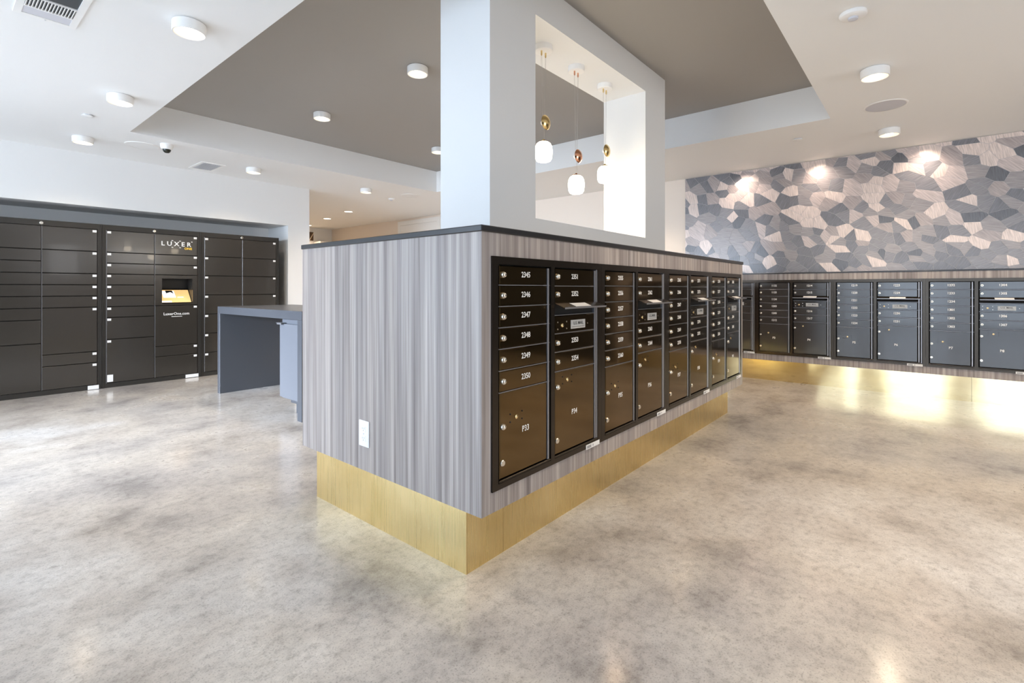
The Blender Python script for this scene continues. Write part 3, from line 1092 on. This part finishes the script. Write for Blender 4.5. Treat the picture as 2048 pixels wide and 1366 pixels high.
detector('white round smoke detector at the top of the right ceiling', 3.19, .304)
detector('white smoke detector on the far ceiling near the hall', 4.92, 6.70, .85)

cm = thing('dome_camera', 'white security camera with a dark dome below the tray corner', 'security camera', (1.60, 5.93, ZC))
build('mount', MB().lathe([(0, 0), (.056, 0), (.057, -.010), (.054, -.034), (.046, -.052), (.038, -.054), (0, -.054)], 28), 'fixture', cm)
build('dome', MB().lathe([(.037, -.052), (.036, -.062), (.030, -.076), (.018, -.086), (0, -.089)], 24), 'dome', cm)

# air vent, upper left: frame, louvres across, damper plates
v = thing('air_vent', 'large white slatted air vent at the upper left corner', 'air vent', (.43, 3.40, ZC))
hx, hy = .125, .285
fr = MB()
fr.box(-hx, hx, hy - .030, hy, -.008, 0).box(-hx, hx, -hy, -hy + .030, -.008, 0)
fr.box(-hx, -hx + .030, -hy + .030, hy - .030, -.008, 0).box(hx - .030, hx, -hy + .030, hy - .030, -.008, 0)
build('frame', fr, 'fixture', v)
build('duct', MB().box(-hx + .03, hx - .03, -hy + .03, hy - .03, -.0022, -.0006), 'vent_dark', v)
build('damper_plate', MB().box(-hx + .030, hx - .030, hy - .125, hy - .031, -.0055, -.0024), 'grille', v)
build('divider', MB().box(-hx + .030, hx - .030, hy - .135, hy - .125, -.009, -.001).box(-hx + .030, hx - .030, hy - .262, hy - .252, -.009, -.001), 'fixture', v)
lm = MB().prism([(-.0050, -.010), (-.0022, -.011), (.0036, -.003), (.0010, -.002)], 0, .116, 'xz').mesh('louvre', M['fixture'])
n = 15
for i in range(n):
    put('louvre', lm, v, (-hx + .036 + (2 * hx - .072) * i / (n - 1), hy - .2515, 0))
build('frame_screw', MB().lathe([(0, -.007), (.004, -.007), (.004, -.0095), (0, -.010)], 8, 'z', (0, hy - .012, 0)), 'grille', v)

v2 = thing('air_vent', 'small white slatted air vent on the ceiling above the lockers', 'air vent', (2.20, 6.63, ZC))
fr = MB()
hx, hy = .13, .22
fr.box(-hx, hx, hy - .03, hy, -.007, 0).box(-hx, hx, -hy, -hy + .03, -.007, 0).box(-hx, -hx + .03, -hy + .03, hy - .03, -.007, 0).box(hx - .03, hx, -hy + .03, hy - .03, -.007, 0)
build('frame', fr, 'fixture', v2)
build('duct', MB().box(-hx + .03, hx - .03, -hy + .03, hy - .03, -.002, -.0006), 'grille', v2)
lm = MB().prism([(-.006, -.009), (-.003, -.010), (.007, -.003), (.004, -.002)], -hy + .03, hy - .03, 'xz').mesh('louvre', M['fixture'])
for i in range(9):
    put('louvre', lm, v2, (-hx + .042 + (2 * hx - .084) * i / 8, 0, 0))

# ------------------------------------------------------------------ hall details
# door in the right wall
dy0, dy1, dz = 7.45, 8.62, 2.44
dr = MB()
cw = .085
dr.box(RX - .020, RX, dy0 - cw, dy0, 0, dz + cw).box(RX - .020, RX, dy1, dy1 + cw, 0, dz + cw).box(RX - .020, RX, dy0, dy1, dz, dz + cw)
do = struct('door_1', dr, 'door', 'tall cream door with casing in the hall')
lf = MB().box(RX - .010, RX - .001, dy0, dy1, 0.005, dz - .003)
build('leaf', lf, 'door', do)
rail = MB()
for z0, z1 in ((.14, .95), (1.10, 2.28)):
    rail.box(RX - .0155, RX - .010, dy0 + .13, dy1 - .13, z0, z0 + .02).box(RX - .0155, RX - .010, dy0 + .13, dy1 - .13, z1 - .02, z1)
    rail.box(RX - .0155, RX - .010, dy0 + .13, dy0 + .15, z0 + .02, z1 - .02).box(RX - .0155, RX - .010, dy1 - .15, dy1 - .13, z0 + .02, z1 - .02)
build('moulding', rail, 'door', do)
build('handle', MB().lathe([(0, 0), (.026, 0), (.026, -.008), (.010, -.012), (.010, -.05), (.024, -.055), (.024, -.07), (0, -.078)], 16, 'x', (RX - .010, dy0 + .07, 1.0)), 'nickel', do)

pc = thing('wall_panel', 'small dark brown framed panel with a pale diagonal line at the hall end', 'picture', (6.00, HY, 2.36))
build('board', MB().box(-.10, .085, -.02, 0, -.10, .10), 'art_brown', pc)
build('diagonal_line', MB().prism([(-.03, -.10), (-.005, -.10), (.085, .06), (.085, .09)], -.0225, -.02, 'xz'), 'art_line', pc)
wc = thing('hall_cabinet', 'tall white cabinet standing against the far hall wall', 'cabinet', (6.24, HY - .001, 0))
build('body', MB().box(-.13, .10, -.30, 0, .08, 2.19), 'fixture', wc)
build('cornice', MB().box(-.14, .11, -.31, 0, 2.19, 2.23), 'fixture', wc)
build('plinth', MB().box(-.12, .09, -.28, 0, 0, .08), 'fixture', wc)
for z0, z1 in ((.10, 1.10), (1.12, 2.17)):
    dd = build('cabinet_door', MB().panel(-.125, .095, z0, z1, -.30, -.318, .002), 'door', wc)
    build('knob', MB().lathe([(0, 0), (.005, 0), (.012, .014), (.008, .022), (0, .024)], 12, 'y', (.07, -.318, (z0 + z1) / 2)), 'nickel', dd)
